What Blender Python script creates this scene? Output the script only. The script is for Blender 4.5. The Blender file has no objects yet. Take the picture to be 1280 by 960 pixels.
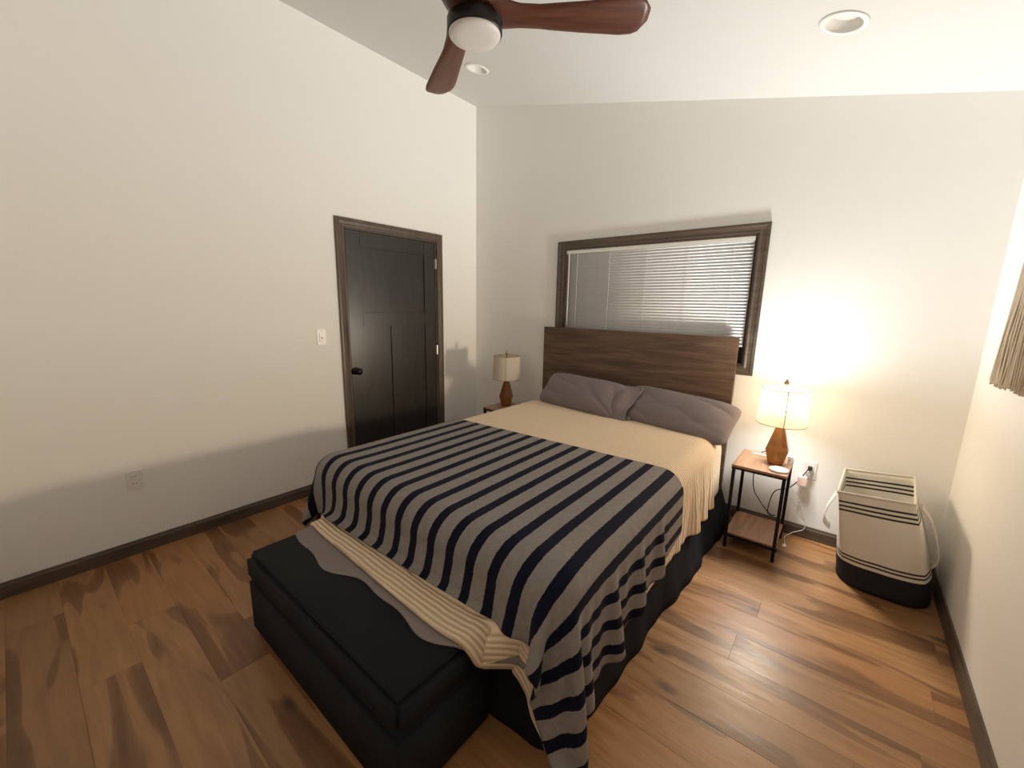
import bpy, bmesh, math, random
import numpy as np
from mathutils import Vector, Matrix, noise

# ------------------------------------------------------------------ camera, world, lights, exposure
scene = bpy.context.scene
C = scene.collection
W, YF = 3.62, -3.72                      # room: x 0..W, y YF..0
HL, SL = 3.349, 0.238                    # ceiling height at the left wall, fall per metre to the right
def ceil_z(x): return HL - SL * x

FPX, YAW, PITCH, ROLL = 513.94, 0.6840, -0.1894, 0.0178
cam_d = bpy.data.cameras.new('camera'); cam = bpy.data.objects.new('camera', cam_d); C.objects.link(cam)
cam_d.sensor_fit = 'HORIZONTAL'; cam_d.sensor_width = 36.0; cam_d.lens = 36.0 * FPX / 1280.0
cam_d.clip_start = 0.02
_f = Vector((-math.sin(YAW) * math.cos(PITCH), math.cos(YAW) * math.cos(PITCH), math.sin(PITCH)))
_r = Vector((math.cos(YAW), math.sin(YAW), 0)); _u = _r.cross(_f)
_r2 = math.cos(ROLL) * _r + math.sin(ROLL) * _u; _u2 = -math.sin(ROLL) * _r + math.cos(ROLL) * _u
cam.matrix_world = Matrix(((_r2.x, _u2.x, -_f.x, 3.0832), (_r2.y, _u2.y, -_f.y, -3.1607), (_r2.z, _u2.z, -_f.z, 1.476), (0, 0, 0, 1)))
scene.camera = cam

world = bpy.data.worlds.new('night'); scene.world = world; world.use_nodes = True
world.node_tree.nodes['Background'].inputs[0].default_value = (0.01, 0.012, 0.02, 1)
world.node_tree.nodes['Background'].inputs[1].default_value = 0.2

scene.view_settings.view_transform = 'Standard'; scene.view_settings.look = 'None'
scene.view_settings.gamma = 1.0; scene.view_settings.use_curve_mapping = False
scene.view_settings.exposure = 0.0
scene.cycles.max_bounces = 16; scene.cycles.diffuse_bounces = 8
scene.cycles.sample_clamp_indirect = 6.0

BULB_W = 74.0          # strength of the bulb in the lit lamp
SHADE_E = 0.35         # extra glow of its shade
FALL_LIN, FALL_CON = 0.64, 0.335   # softened fall-off of the bulb's light
BULB_POS = (2.83, -0.275, 0.955)

# ------------------------------------------------------------------ materials
def lin(c): return tuple(((v / 255) / 12.92 if v / 255 <= 0.04045 else ((v / 255 + 0.055) / 1.055) ** 2.4) for v in c) + (1,)
class NT:
    def __init__(s, name):
        s.m = bpy.data.materials.new(name); s.m.use_nodes = True; s.t = s.m.node_tree; s.n = s.t.nodes
        s.b = s.n['Principled BSDF']; s.out = s.n['Material Output']
    def node(s, typ, **kw):
        n = s.n.new(typ)
        for k, v in kw.items():
            if k.startswith('i_'):
                key = k[2:].replace('_', ' ')
                n.inputs[int(key) if key.isdigit() else key].default_value = v
            else: setattr(n, k, v)
        return n
    def link(s, a, b): s.t.links.new(a, b)
    def ramp(s, src, stops, interp='LINEAR'):
        r = s.node('ShaderNodeValToRGB'); r.color_ramp.interpolation = interp; e = r.color_ramp.elements
        while len(e) < len(stops): e.new(0.5)
        for el, (p, c) in zip(e, stops): el.position = p; el.color = c if len(c) == 4 else tuple(c) + (1,)
        s.link(src, r.inputs[0]); return r.outputs[0]
    def mix(s, fac, a, b, blend='MIX'):
        m = s.node('ShaderNodeMix', data_type='RGBA', blend_type=blend)
        for k, v in ((0, fac), (6, a), (7, b)):
            if hasattr(v, 'links') or hasattr(v, 'is_linked'): s.link(v, m.inputs[k])
            else: m.inputs[k].default_value = v
        return m.outputs[2]
    def math(s, op, a, b=0.0):
        m = s.node('ShaderNodeMath', operation=op)
        for k, v in ((0, a), (1, b)):
            if hasattr(v, 'is_linked'): s.link(v, m.inputs[k])
            else: m.inputs[k].default_value = v
        return m.outputs[0]
    def noise(s, vec, scale, detail=3.0, rough=0.5, dist=0.0):
        n = s.node('ShaderNodeTexNoise'); n.inputs['Scale'].default_value = scale; n.inputs['Detail'].default_value = detail
        n.inputs['Roughness'].default_value = rough; n.inputs['Distortion'].default_value = dist
        if vec is not None: s.link(vec, n.inputs['Vector'])
        return n.outputs['Fac']
    def mapping(s, vec, scale=(1, 1, 1), loc=(0, 0, 0)):
        n = s.node('ShaderNodeMapping'); n.inputs['Scale'].default_value = scale; n.inputs['Location'].default_value = loc
        s.link(vec, n.inputs['Vector']); return n.outputs[0]
    def coord(s, which='Object'): return s.node('ShaderNodeTexCoord').outputs[which]
    def bump(s, h, strength=0.3, dist=0.01):
        b = s.node('ShaderNodeBump'); b.inputs['Strength'].default_value = strength; b.inputs['Distance'].default_value = dist
        s.link(h, b.inputs['Height']); s.link(b.outputs[0], s.b.inputs['Normal']); return b
    def setp(s, rough=None, metal=None, spec=None, color=None):
        if rough is not None: s.b.inputs['Roughness'].default_value = rough
        if metal is not None: s.b.inputs['Metallic'].default_value = metal
        if spec is not None: s.b.inputs['Specular IOR Level'].default_value = spec
        if color is not None:
            if hasattr(color, 'is_linked'): s.link(color, s.b.inputs['Base Color'])
            else: s.b.inputs['Base Color'].default_value = color
        return s.m

def plain(name, col, rough=0.5, metal=0.0, spec=0.5, bump=None):
    t = NT(name); c = t.coord()
    n = t.noise(c, 14.0, 3)
    col4 = tuple(col) + (1,) if len(col) == 3 else col
    dk = tuple(v * 0.88 for v in col4[:3]) + (1,)
    t.setp(rough, metal, spec, t.mix(n, dk, col4))
    if bump: t.bump(t.noise(c, bump[0], 3), bump[1], bump[2])
    return t.m

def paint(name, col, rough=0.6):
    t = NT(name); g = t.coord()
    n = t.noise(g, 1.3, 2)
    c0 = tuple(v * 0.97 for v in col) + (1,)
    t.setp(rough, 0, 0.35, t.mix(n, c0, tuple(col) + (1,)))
    t.bump(t.noise(g, 130.0, 2), 0.12, 0.004)
    return t.m

M = {}
M['wall'] = paint('wall_paint', (0.84, 0.83, 0.805))
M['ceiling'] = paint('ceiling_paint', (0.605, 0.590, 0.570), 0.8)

def wood(name, dark, light, axis='X', scale=1.0, rough=0.4, knots=True, rnd=False, spec=0.5, bumpk=0.15):
    """fine-grained stained timber, grain running along the given object axis"""
    t = NT(name); c = t.coord()
    if rnd:
        r = t.node('ShaderNodeObjectInfo').outputs['Random']
        comb = t.node('ShaderNodeCombineXYZ'); t.link(t.math('MULTIPLY', r, 37.0), comb.inputs[0]); t.link(t.math('MULTIPLY', r, 91.0), comb.inputs[1])
        va = t.node('ShaderNodeVectorMath', operation='ADD'); t.link(c, va.inputs[0]); t.link(comb.outputs[0], va.inputs[1]); c = va.outputs[0]
    k = {'X': (1, 9, 9), 'Y': (9, 1, 9), 'Z': (9, 9, 1)}[axis]
    m1 = t.mapping(c, tuple(v * scale for v in k))
    n1 = t.noise(m1, 2.0, 5, 0.6, 0.6)
    m2 = t.mapping(c, tuple((v if v == 1 else 60) * scale for v in k))
    n2 = t.noise(m2, 3.0, 3, 0.6)
    g = t.math('ADD', t.math('MULTIPLY', n1, 0.75), t.math('MULTIPLY', n2, 0.25))
    col = t.ramp(g, [(0.32, tuple(dark) + (1,)), (0.66, tuple(light) + (1,))])
    t.setp(rough, 0, spec, col); t.bump(n2, bumpk, 0.002)
    return t.m

M['trim'] = wood('brown_stained_trim', (0.055, 0.037, 0.026), (0.125, 0.092, 0.068), 'Z', 1.5, 0.42)
M['trim_x'] = wood('brown_stained_trim_x', (0.055, 0.037, 0.026), (0.125, 0.092, 0.068), 'X', 1.5, 0.42)
M['trim_y'] = wood('brown_stained_trim_y', (0.055, 0.037, 0.026), (0.125, 0.092, 0.068), 'Y', 1.5, 0.42)
M['door'] = wood('black_stained_door', (0.014, 0.013, 0.013), (0.034, 0.030, 0.028), 'Z', 1.4, 0.34, spec=0.6)
M['headboard'] = wood('walnut_headboard', (0.042, 0.024, 0.016), (0.165, 0.098, 0.064), 'X', 1.2, 0.45)
M['rustic'] = wood('rustic_brown_board', (0.17, 0.08, 0.042), (0.42, 0.23, 0.13), 'Y', 2.0, 0.4)
M['blade'] = wood('walnut_fan_blade', (0.060, 0.018, 0.009), (0.135, 0.046, 0.024), 'X', 2.0, 0.38)

def floor_wood():
    t = NT('hickory_plank'); c = t.coord()
    r = t.node('ShaderNodeObjectInfo').outputs['Random']
    comb = t.node('ShaderNodeCombineXYZ'); t.link(t.math('MULTIPLY', r, 53.0), comb.inputs[0]); t.link(t.math('MULTIPLY', r, 117.0), comb.inputs[1])
    va = t.node('ShaderNodeVectorMath', operation='ADD'); t.link(c, va.inputs[0]); t.link(comb.outputs[0], va.inputs[1]); v = va.outputs[0]
    # heartwood / sapwood with a wandering, rather sharp border
    big = t.noise(t.mapping(v, (0.9, 5.2, 1)), 1.15, 2.5, 0.45, 0.9)
    heart = t.ramp(big, [(0.525, (0, 0, 0, 1)), (0.545, (0.75,) * 3 + (1,)), (0.60, (1, 1, 1, 1))])
    soft = t.noise(t.mapping(v, (1.2, 11, 1)), 2.2, 4, 0.6, 0.5)
    fine = t.noise(t.mapping(v, (3.0, 90, 1)), 3.0, 3, 0.6, 0.2)
    sap = t.ramp(soft, [(0.3, (0.300, 0.145, 0.057, 1)), (0.7, (0.44, 0.238, 0.104, 1))])
    hea = t.ramp(soft, [(0.3, (0.145, 0.064, 0.024, 1)), (0.7, (0.255, 0.122, 0.050, 1))])
    col = t.mix(heart, sap, hea)
    # knots
    vo = t.node('ShaderNodeTexVoronoi', feature='F1'); vo.inputs['Scale'].default_value = 1.0
    t.link(t.mapping(v, (1.9, 5.0, 1)), vo.inputs['Vector'])
    kn = t.ramp(vo.outputs['Distance'], [(0.045, (1, 1, 1, 1)), (0.13, (0, 0, 0, 1))])
    kmask = t.ramp(t.noise(t.mapping(v, (1, 1, 1)), 1.4, 1), [(0.52, (0, 0, 0, 1)), (0.56, (1, 1, 1, 1))])
    kf = t.mix(1.0, kn, kmask, 'MULTIPLY')
    col = t.mix(t.math('MULTIPLY', kf, 0.8), col, (0.055, 0.028, 0.015, 1))
    tone = t.ramp(r, [(0, (0.80, 0.79, 0.78, 1)), (0.5, (1, 1, 1, 1)), (1, (1.0, 0.93, 0.86, 1))])
    col = t.mix(1.0, col, tone, 'MULTIPLY')
    col = t.mix(t.math('MULTIPLY', fine, 0.35), col, t.mix(1.0, col, (0.55, 0.5, 0.45, 1), 'MULTIPLY'))
    t.setp(0.36, 0, 0.5, col)
    rr = t.ramp(soft, [(0.3, (0.30,) * 3 + (1,)), (0.7, (0.44,) * 3 + (1,))]); t.link(rr, t.b.inputs['Roughness'])
    t.bump(t.math('ADD', fine, t.math('MULTIPLY', soft, 0.8)), 0.18, 0.003)
    return t.m
M['floor'] = floor_wood()
M['subfloor'] = plain('subfloor', (0.03, 0.018, 0.01), 0.9)
M['white_plastic'] = plain('white_plastic', (0.82, 0.80, 0.76), 0.35)
M['slat'] = plain('white_blind_slat', (0.90, 0.90, 0.92), 0.45)
M['cordw'] = plain('white_cord', (0.85, 0.84, 0.82), 0.7)
M['black_metal'] = plain('black_metal', (0.012, 0.012, 0.014), 0.4, 0.6)
M['bronze'] = plain('dark_bronze_metal', (0.016, 0.015, 0.015), 0.38, 0.5)
M['nickel'] = plain('satin_nickel', (0.62, 0.58, 0.52), 0.3, 0.9)
M['brass'] = plain('aged_brass_finial', (0.42, 0.33, 0.22), 0.3, 0.8)
M['white_metal'] = plain('white_enamel', (0.82, 0.80, 0.76), 0.4)
M['black_rubber'] = plain('black_cable', (0.015, 0.014, 0.014), 0.5)
M['lens'] = plain('frosted_white_lens', (0.74, 0.71, 0.69), 0.5)
M['pink'] = plain('pinkish_white_plastic', (0.86, 0.62, 0.55), 0.4)
M['greyplastic'] = plain('grey_plastic', (0.36, 0.33, 0.30), 0.5)
M['mattress'] = plain('white_mattress_ticking', (0.7, 0.68, 0.64), 0.9)

def weave(name, col, rough=0.95, scale=900.0, wr=0.0, spec=0.2, var=0.12):
    t = NT(name); c = t.coord()
    n = t.noise(c, 6.0, 4); c0 = tuple(v * (1 - var) for v in col) + (1,)
    t.setp(rough, 0, spec, t.mix(n, c0, tuple(col) + (1,)))
    t.b.inputs['Sheen Weight'].default_value = 0.0 if max(col) < 0.05 else 0.12
    h = t.math('ADD', t.noise(c, scale, 1), t.math('MULTIPLY', t.noise(c, 9.0, 4), wr))
    t.bump(h, 0.25, 0.004); return t.m
M['bench'] = weave('charcoal_woven_upholstery', (0.017, 0.018, 0.021), 0.9, 700)
M['skirt'] = weave('dark_navy_bed_skirt', (0.0075, 0.0085, 0.0125), 0.85, 500, 1.0, 0.2)
M['pillow'] = weave('mauve_grey_cotton', (0.215, 0.178, 0.180), 0.85, 500, 1.5, 0.3)
M['sheet'] = weave('mauve_grey_sheet', (0.23, 0.195, 0.19), 0.85, 500, 1.0, 0.3)
M['macrame'] = weave('natural_cotton_cord', (0.62, 0.53, 0.41), 0.95, 300, 0.5)

def stripe_blanket():
    t = NT('striped_plush'); uv = t.node('ShaderNodeUVMap').outputs[0]
    s = t.node('ShaderNodeSeparateXYZ'); t.link(uv, s.inputs[0])
    u, v = s.outputs[0], s.outputs[1]
    wob = t.math('MULTIPLY', t.math('SUBTRACT', t.noise(uv, 60.0, 2), 0.5), 0.006)
    ph = t.math('FRACT', t.math('ADD', t.math('DIVIDE', t.math('ADD', u, wob), 0.1045), 0.42))
    dist = t.math('ABSOLUTE', t.math('SUBTRACT', ph, 0.5))
    st = t.ramp(dist, [(0.190, (1, 1, 1, 1)), (0.207, (0, 0, 0, 1))])
    fz = t.noise(uv, 35.0, 5, 0.7); fz2 = t.noise(uv, 260.0, 2, 0.6)
    g = t.mix(fz, (0.178, 0.157, 0.144, 1), (0.305, 0.278, 0.258, 1))
    n = t.mix(fz, (0.0030, 0.0036, 0.012, 1), (0.0060, 0.0074, 0.022, 1))
    t.setp(0.92, 0, 0.15, t.mix(st, g, n)); t.b.inputs['Sheen Weight'].default_value = 0.02
    # stitched hem: two shallow grooves near the foot edge
    e1 = t.math('ABSOLUTE', t.math('SUBTRACT', v, 0.035)); e2 = t.math('ABSOLUTE', t.math('SUBTRACT', v, 0.047))
    gr = t.ramp(t.math('MINIMUM', e1, e2), [(0.001, (0, 0, 0, 1)), (0.004, (1, 1, 1, 1))])
    h = t.math('ADD', t.math('MULTIPLY', fz2, 0.35), t.math('MULTIPLY', gr, 0.7))
    t.bump(h, 0.5, 0.004); return t.m
M['stripe'] = stripe_blanket()
def ribbed():
    t = NT('ribbed_beige_plush'); uv = t.node('ShaderNodeUVMap').outputs[0]
    s = t.node('ShaderNodeSeparateXYZ'); t.link(uv, s.inputs[0])
    w = t.math('MULTIPLY', t.math('SUBTRACT', t.noise(uv, 7.0, 3), 0.5), 0.018)
    a = t.math('SINE', t.math('MULTIPLY', t.math('ADD', s.outputs[1], w), 2 * math.pi / 0.0215))
    f = t.math('MULTIPLY', t.math('ADD', a, 1.0), 0.5)
    nz = t.noise(uv, 120.0, 3, 0.7)
    col = t.ramp(f, [(0.0, (0.60, 0.44, 0.29, 1)), (0.35, (0.80, 0.62, 0.43, 1)), (1.0, (0.92, 0.75, 0.55, 1))])
    col = t.mix(t.math('MULTIPLY', nz, 0.5), col, t.mix(1.0, col, (0.72, 0.68, 0.62, 1), 'MULTIPLY'))
    t.setp(0.95, 0, 0.15, col); t.b.inputs['Sheen Weight'].default_value = 0.2
    t.bump(t.math('ADD', f, t.math('MULTIPLY', nz, 0.5)), 0.6, 0.007); return t.m
M['beige'] = ribbed()

def shade_mat(name, emit):
    t = NT(name); c = t.coord()
    n = t.noise(t.mapping(c, (1, 1, 1)), 220.0, 2)
    col = t.mix(n, (0.76, 0.71, 0.62, 1), (0.86, 0.82, 0.74, 1))
    d = t.node('ShaderNodeBsdfDiffuse'); t.link(col, d.inputs[0])
    tr = t.node('ShaderNodeBsdfTranslucent'); tr.inputs[0].default_value = (0.60, 0.45, 0.27, 1)
    mx = t.node('ShaderNodeMixShader'); mx.inputs[0].default_value = 0.35
    t.link(d.outputs[0], mx.inputs[1]); t.link(tr.outputs[0], mx.inputs[2])
    # the open weave lets part of the light straight through
    tp = t.node('ShaderNodeBsdfTransparent'); tp.inputs[0].default_value = (1.0, 0.80, 0.58, 1)
    mo = t.node('ShaderNodeMixShader'); mo.inputs[0].default_value = 0.30 if emit > 0 else 0.10
    t.link(mx.outputs[0], mo.inputs[1]); t.link(tp.outputs[0], mo.inputs[2]); mx = mo
    if emit > 0:
        e = t.node('ShaderNodeEmission'); e.inputs[0].default_value = (1.0, 0.72, 0.42, 1); e.inputs[1].default_value = emit
        ad = t.node('ShaderNodeAddShader'); t.link(mx.outputs[0], ad.inputs[0]); t.link(e.outputs[0], ad.inputs[1]); t.link(ad.outputs[0], t.out.inputs[0])
    else: t.link(mx.outputs[0], t.out.inputs[0])
    return t.m
M['shade_off'] = shade_mat('linen_shade', 0.0)
M['shade_on'] = shade_mat('lit_linen_shade', SHADE_E)
M['shade_rim'] = plain('shade_binding', (0.34, 0.28, 0.21), 0.8)
def amber():
    t = NT('amber_glass'); c = t.coord(); n = t.noise(c, 9.0, 3)
    t.setp(0.12, 0, 0.5, t.mix(n, (0.22, 0.082, 0.020, 1), (0.42, 0.17, 0.045, 1)))
    t.b.inputs['Transmission Weight'].default_value = 0.55; t.b.inputs['IOR'].default_value = 1.35
    return t.m
M['amber'] = amber()
def bulb_mat():
    t = NT('glowing_bulb'); t.setp(0.4, color=(1, 0.95, 0.85, 1))
    t.b.inputs['Emission Color'].default_value = (1, 0.9, 0.72, 1); t.b.inputs['Emission Strength'].default_value = 3.0
    return t.m
M['bulb'] = bulb_mat()
def glass():
    t = NT('night_window_glass'); n = t.noise(t.coord(), 3.0, 2)
    t.setp(0.03, 0, 0.5, t.mix(n, (0.9, 0.93, 0.95, 1), (0.95, 0.97, 1, 1)))
    t.b.inputs['Transmission Weight'].default_value = 1.0; return t.m
M['glass'] = glass()

def hamper_mat():
    t = NT('canvas_hamper'); uv = t.node('ShaderNodeUVMap').outputs[0]
    s = t.node('ShaderNodeSeparateXYZ'); t.link(uv, s.inputs[0]); v = s.outputs[1]
    n = t.noise(t.coord(), 7.0, 3); wv = t.noise(t.coord(), 420.0, 1)
    cream = t.mix(n, (0.72, 0.68, 0.60, 1), (0.84, 0.80, 0.72, 1))
    dk = (0.035, 0.030, 0.032, 1); K, O = (0, 0, 0, 1), (1, 1, 1, 1)
    def band(c, w):
        d = t.math('ABSOLUTE', t.math('SUBTRACT', v, c)); return t.ramp(d, [(max(0.0, w - 0.0025), O), (w, K)])
    f = None
    for c, w in ((0.905, 0.010), (0.862, 0.010), (0.820, 0.010), (0.335, 0.010), (0.297, 0.010)):
        b = band(c, w); f = b if f is None else t.mix(1.0, f, b, 'ADD')
    sd = t.math('ABSOLUTE', t.math('SUBTRACT', s.outputs[0], 0.118)); cream = t.mix(t.ramp(sd, [(0.0012, O), (0.0022, K)]), cream, (0.42, 0.38, 0.32, 1))
    col = t.mix(f, cream, dk)
    low = t.ramp(v, [(0.252, O), (0.256, K)])
    col = t.mix(low, col, (0.022, 0.024, 0.030, 1))
    t.setp(0.9, 0, 0.2, col); t.bump(wv, 0.2, 0.003); return t.m
M['hamper'] = hamper_mat()
M['canvas'] = weave('cream_canvas', (0.70, 0.65, 0.56), 0.9, 500)

# ------------------------------------------------------------------ mesh helpers
def obj(name, bm, mat, parent=None, smooth=False, loc=None):
    me = bpy.data.meshes.new(name); bmesh.ops.recalc_face_normals(bm, faces=bm.faces[:]); bm.to_mesh(me); bm.free()
    if mat is not None:
        for m in (mat if isinstance(mat, (list, tuple)) else [mat]): me.materials.append(m)
    if smooth:
        for p in me.polygons: p.use_smooth = True
    o = bpy.data.objects.new(name, me); C.objects.link(o)
    if parent is not None: o.parent = parent
    if loc is not None: o.location = loc
    return o
def thing(name, label, cat, loc=(0, 0, 0), group=None, rz=0.0):
    o = bpy.data.objects.new(name, None); C.objects.link(o); o.location = loc; o.rotation_euler = (0, 0, rz)
    o.empty_display_size = 0.1; o['label'] = label; o['category'] = cat
    if group: o['group'] = group
    return o
def tag(o, label=None, cat=None, group=None, kind=None):
    for k, v in (('label', label), ('category', cat), ('group', group), ('kind', kind)):
        if v: o[k] = v
    return o
def box(bm, x0, x1, y0, y1, z0, z1, bev=0.0, mat=0):
    vs = [bm.verts.new((x, y, z)) for z in (z0, z1) for y in (y0, y1) for x in (x0, x1)]
    fs = []
    for idx in ((0, 2, 3, 1), (4, 5, 7, 6), (0, 1, 5, 4), (2, 6, 7, 3), (0, 4, 6, 2), (1, 3, 7, 5)):
        f = bm.faces.new([vs[i] for i in idx]); f.material_index = mat; fs.append(f)
    if bev > 0:
        es = list({e for f in fs for e in f.edges})
        bmesh.ops.bevel(bm, geom=es, offset=bev, segments=2, affect='EDGES', profile=0.6)
    return bm
def boxbm(*a, **k): return box(bmesh.new(), *a, **k)
def lathe(bm, prof, cx=0, cy=0, seg=32, cap0=True, cap1=True, rot=0.0, mat=0):
    rings = []
    for r, z in prof:
        rings.append([bm.verts.new((cx + r * math.cos(rot + 2 * math.pi * i / seg), cy + r * math.sin(rot + 2 * math.pi * i / seg), z)) for i in range(seg)])
    for a, b in zip(rings[:-1], rings[1:]):
        for i in range(seg):
            f = bm.faces.new((a[i], a[(i + 1) % seg], b[(i + 1) % seg], b[i])); f.material_index = mat
    if cap0: bm.faces.new(rings[0][::-1]).material_index = mat
    if cap1: bm.faces.new(rings[-1]).material_index = mat
    return bm
def smooth_path(pts, n=6):
    out = []; P = [Vector(p) for p in pts]
    for i in range(len(P) - 1):
        p0 = P[max(i - 1, 0)]; p1 = P[i]; p2 = P[i + 1]; p3 = P[min(i + 2, len(P) - 1)]
        for k in range(n):
            t = k / n
            out.append(0.5 * ((2 * p1) + (p2 - p0) * t + (2 * p0 - 5 * p1 + 4 * p2 - p3) * t * t + (3 * p1 - p0 - 3 * p2 + p3) * t ** 3))
    out.append(P[-1]); return out
def tube(bm, pts, r, seg=8, closed=False, mat=0):
    P = [Vector(p) for p in pts]; n = len(P); rings = []; prev = None
    for i in range(n):
        a = P[i - 1] if (i > 0 or closed) else P[i]; b = P[(i + 1) % n] if (i < n - 1 or closed) else P[i]
        t = (b - a).normalized()
        if prev is None:
            up = Vector((0, 0, 1)) if abs(t.z) < 0.9 else Vector((1, 0, 0)); nx = t.cross(up).normalized()
        else:
            nx = (prev - t * prev.dot(t)).normalized()
        prev = nx; ny = t.cross(nx); rr = r[i] if isinstance(r, (list, tuple)) else r
        rings.append([bm.verts.new(P[i] + rr * (math.cos(2 * math.pi * k / seg) * nx + math.sin(2 * math.pi * k / seg) * ny)) for k in range(seg)])
    for i in range(n if closed else n - 1):
        a, b = rings[i], rings[(i + 1) % n]
        for k in range(seg): bm.faces.new((a[k], a[(k + 1) % seg], b[(k + 1) % seg], b[k])).material_index = mat
    if not closed:
        bm.faces.new(rings[0][::-1]); bm.faces.new(rings[-1])
    return bm
def casing_bm(axis, c0, c1, z0, z1, w, face, depth, bottom=False, out=1):
    """mitred moulded frame round an opening; axis 'x': opening spans x, projects to -y; axis 'y': spans y, projects to +x"""
    bm = bmesh.new()
    prof = [(0.0, 0.0), (0.0, depth * 0.72), (w * 0.12, depth * 0.8), (w * 0.3, depth * 0.55), (w * 0.62, depth * 0.75), (w * 0.74, depth), (w, depth), (w, 0.0)]
    if bottom: corners = [(c0, z0, -1, -1), (c0, z1, -1, 1), (c1, z1, 1, 1), (c1, z0, 1, -1)]
    else: corners = [(c0, z0, -1, 0), (c0, z1, -1, 1), (c1, z1, 1, 1), (c1, z0, 1, 0)]
    loops = []
    for (c, z, sc, sz) in corners:
        L = []
        for (o, d) in prof:
            cc, zz = c + sc * o, z + sz * o
            L.append(bm.verts.new((cc, face - d, zz) if axis == 'x' else (face + d, cc, zz)))
        loops.append(L)
    pairs = list(zip(loops[:-1], loops[1:])) + ([(loops[-1], loops[0])] if bottom else [])
    for a, b in pairs:
        for k in range(len(prof) - 1): bm.faces.new((a[k], a[k + 1], b[k + 1], b[k]))
    if not bottom:
        bm.faces.new(loops[0]); bm.faces.new(loops[-1][::-1])
    return bm

# ------------------------------------------------------------------ room shell
T = 0.12
DY0, DY1, DZ = -1.452, -0.528, 2.047           # door opening on the left wall
WX0, WX1, WZ0, WZ1 = 1.068, 2.548, 1.092, 1.964  # window opening on the back wall

def strip_wall(name, axis, quads, face, out, mat):
    """a wall slab made of quads in its plane: (a0,a1,z00,z01,z10,z11), extruded outwards by T; shared as one mesh"""
    bm = bmesh.new()
    for (a0, a1, b0, t0, b1, t1) in quads:
        v = []
        for dpt in (face, face + out * T):
            for (a, z) in ((a0, b0), (a1, b1), (a1, t1), (a0, t0)):
                v.append(bm.verts.new((a, dpt, z) if axis == 'x' else (dpt, a, z)))
        for idx in ((0, 1, 2, 3), (7, 6, 5, 4), (0, 4, 5, 1), (1, 5, 6, 2), (2, 6, 7, 3), (3, 7, 4, 0)):
            bm.faces.new([v[i] for i in idx])
    return tag(obj(name, bm, mat), kind='structure')
hl = ceil_z(0)
strip_wall('wall_left', 'y', [(YF, DY0, 0, hl, 0, hl), (DY0, DY1, DZ, hl, DZ, hl), (DY1, 0, 0, hl, 0, hl)], 0.0, -1, M['wall'])
cz = ceil_z
strip_wall('wall_back', 'x', [(0, WX0, 0, cz(0), 0, cz(WX0)), (WX0, WX1, 0, WZ0, 0, WZ0), (WX0, WX1, WZ1, cz(WX0), WZ1, cz(WX1)), (WX1, W, 0, cz(WX1), 0, cz(W))], 0.0, 1, M['wall'])
strip_wall('wall_right', 'y', [(YF, 0, 0, cz(W), 0, cz(W))], W, 1, M['wall'])
strip_wall('wall_front', 'x', [(0, W, 0, cz(0), 0, cz(W))], YF, -1, M['wall'])

CANS = [(2.888, -0.767), (0.697, -0.705)]
bm = bmesh.new()
def loop_edges(pts):
    vs = [bm.verts.new(p) for p in pts]
    return [bm.edges.new((vs[i], vs[(i + 1) % len(vs)])) for i in range(len(vs))]
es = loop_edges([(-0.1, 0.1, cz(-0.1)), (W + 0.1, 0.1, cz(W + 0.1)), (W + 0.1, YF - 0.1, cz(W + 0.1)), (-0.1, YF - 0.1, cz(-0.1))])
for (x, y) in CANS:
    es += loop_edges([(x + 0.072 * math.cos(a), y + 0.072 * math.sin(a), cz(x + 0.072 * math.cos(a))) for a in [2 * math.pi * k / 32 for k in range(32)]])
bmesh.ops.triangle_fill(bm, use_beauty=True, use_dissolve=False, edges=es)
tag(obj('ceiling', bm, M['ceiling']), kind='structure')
bm = bmesh.new()
v = [bm.verts.new(p) for p in [(-0.1, 0.1, cz(-0.1) + 0.16), (W + 0.1, 0.1, cz(W + 0.1) + 0.16), (W + 0.1, YF - 0.1, cz(W + 0.1) + 0.16), (-0.1, YF - 0.1, cz(-0.1) + 0.16)]]
bm.faces.new(v); roof_deck = obj('roof_deck', bm, M['subfloor'], bpy.data.objects['ceiling'])

floor = tag(obj('floor', boxbm(-0.1, W + 0.1, YF - 0.1, 0.1, -0.08, -0.008), M['subfloor']), kind='structure')
rng = random.Random(7)
PW = 0.1785
cuts_known = {5: [2.912, 1.25], 7: [2.861, 1.05], 4: [3.563, 1.72], 6: [3.516, 1.9], 8: [3.455, 1.6], 15: [1.346, 3.0], 16: [0.70, 2.2]}
j = 0; y_top = -0.85 + 5 * PW
row = 0
while True:
    y1 = y_top - row * PW; y0 = y1 - PW
    if y1 < YF: break
    y1c, y0c = min(y1, 0.0), max(y0, YF)
    if y1c - y0c > 0.01:
        if row in cuts_known: cuts = sorted(cuts_known[row])
        else:
            c0 = rng.uniform(0.3, 1.5); cuts = [c0]
            while cuts[-1] + 1.2 < W - 0.25: cuts.append(cuts[-1] + rng.choice([1.22, 1.5, 1.8]))
            cuts = [c for c in cuts if c < W - 0.2]
        xs = [0.0] + cuts + [W]
        for a, b in zip(xs[:-1], xs[1:]):
            g = 0.00012; cxp, cyp = (a + b) / 2, (y0c + y1c) / 2; bmp = bmesh.new()
            box(bmp, a - cxp + g, b - cxp - g, y0c - cyp + g, y1c - cyp - g, -0.008, 0.0)
            bmesh.ops.bevel(bmp, geom=[e for e in bmp.edges if all(vv.co.z > -0.001 for vv in e.verts)], offset=0.0006, segments=1, affect='EDGES')
            obj('plank', bmp, M['floor'], floor, loc=(cxp, cyp, 0))
    row += 1

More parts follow.
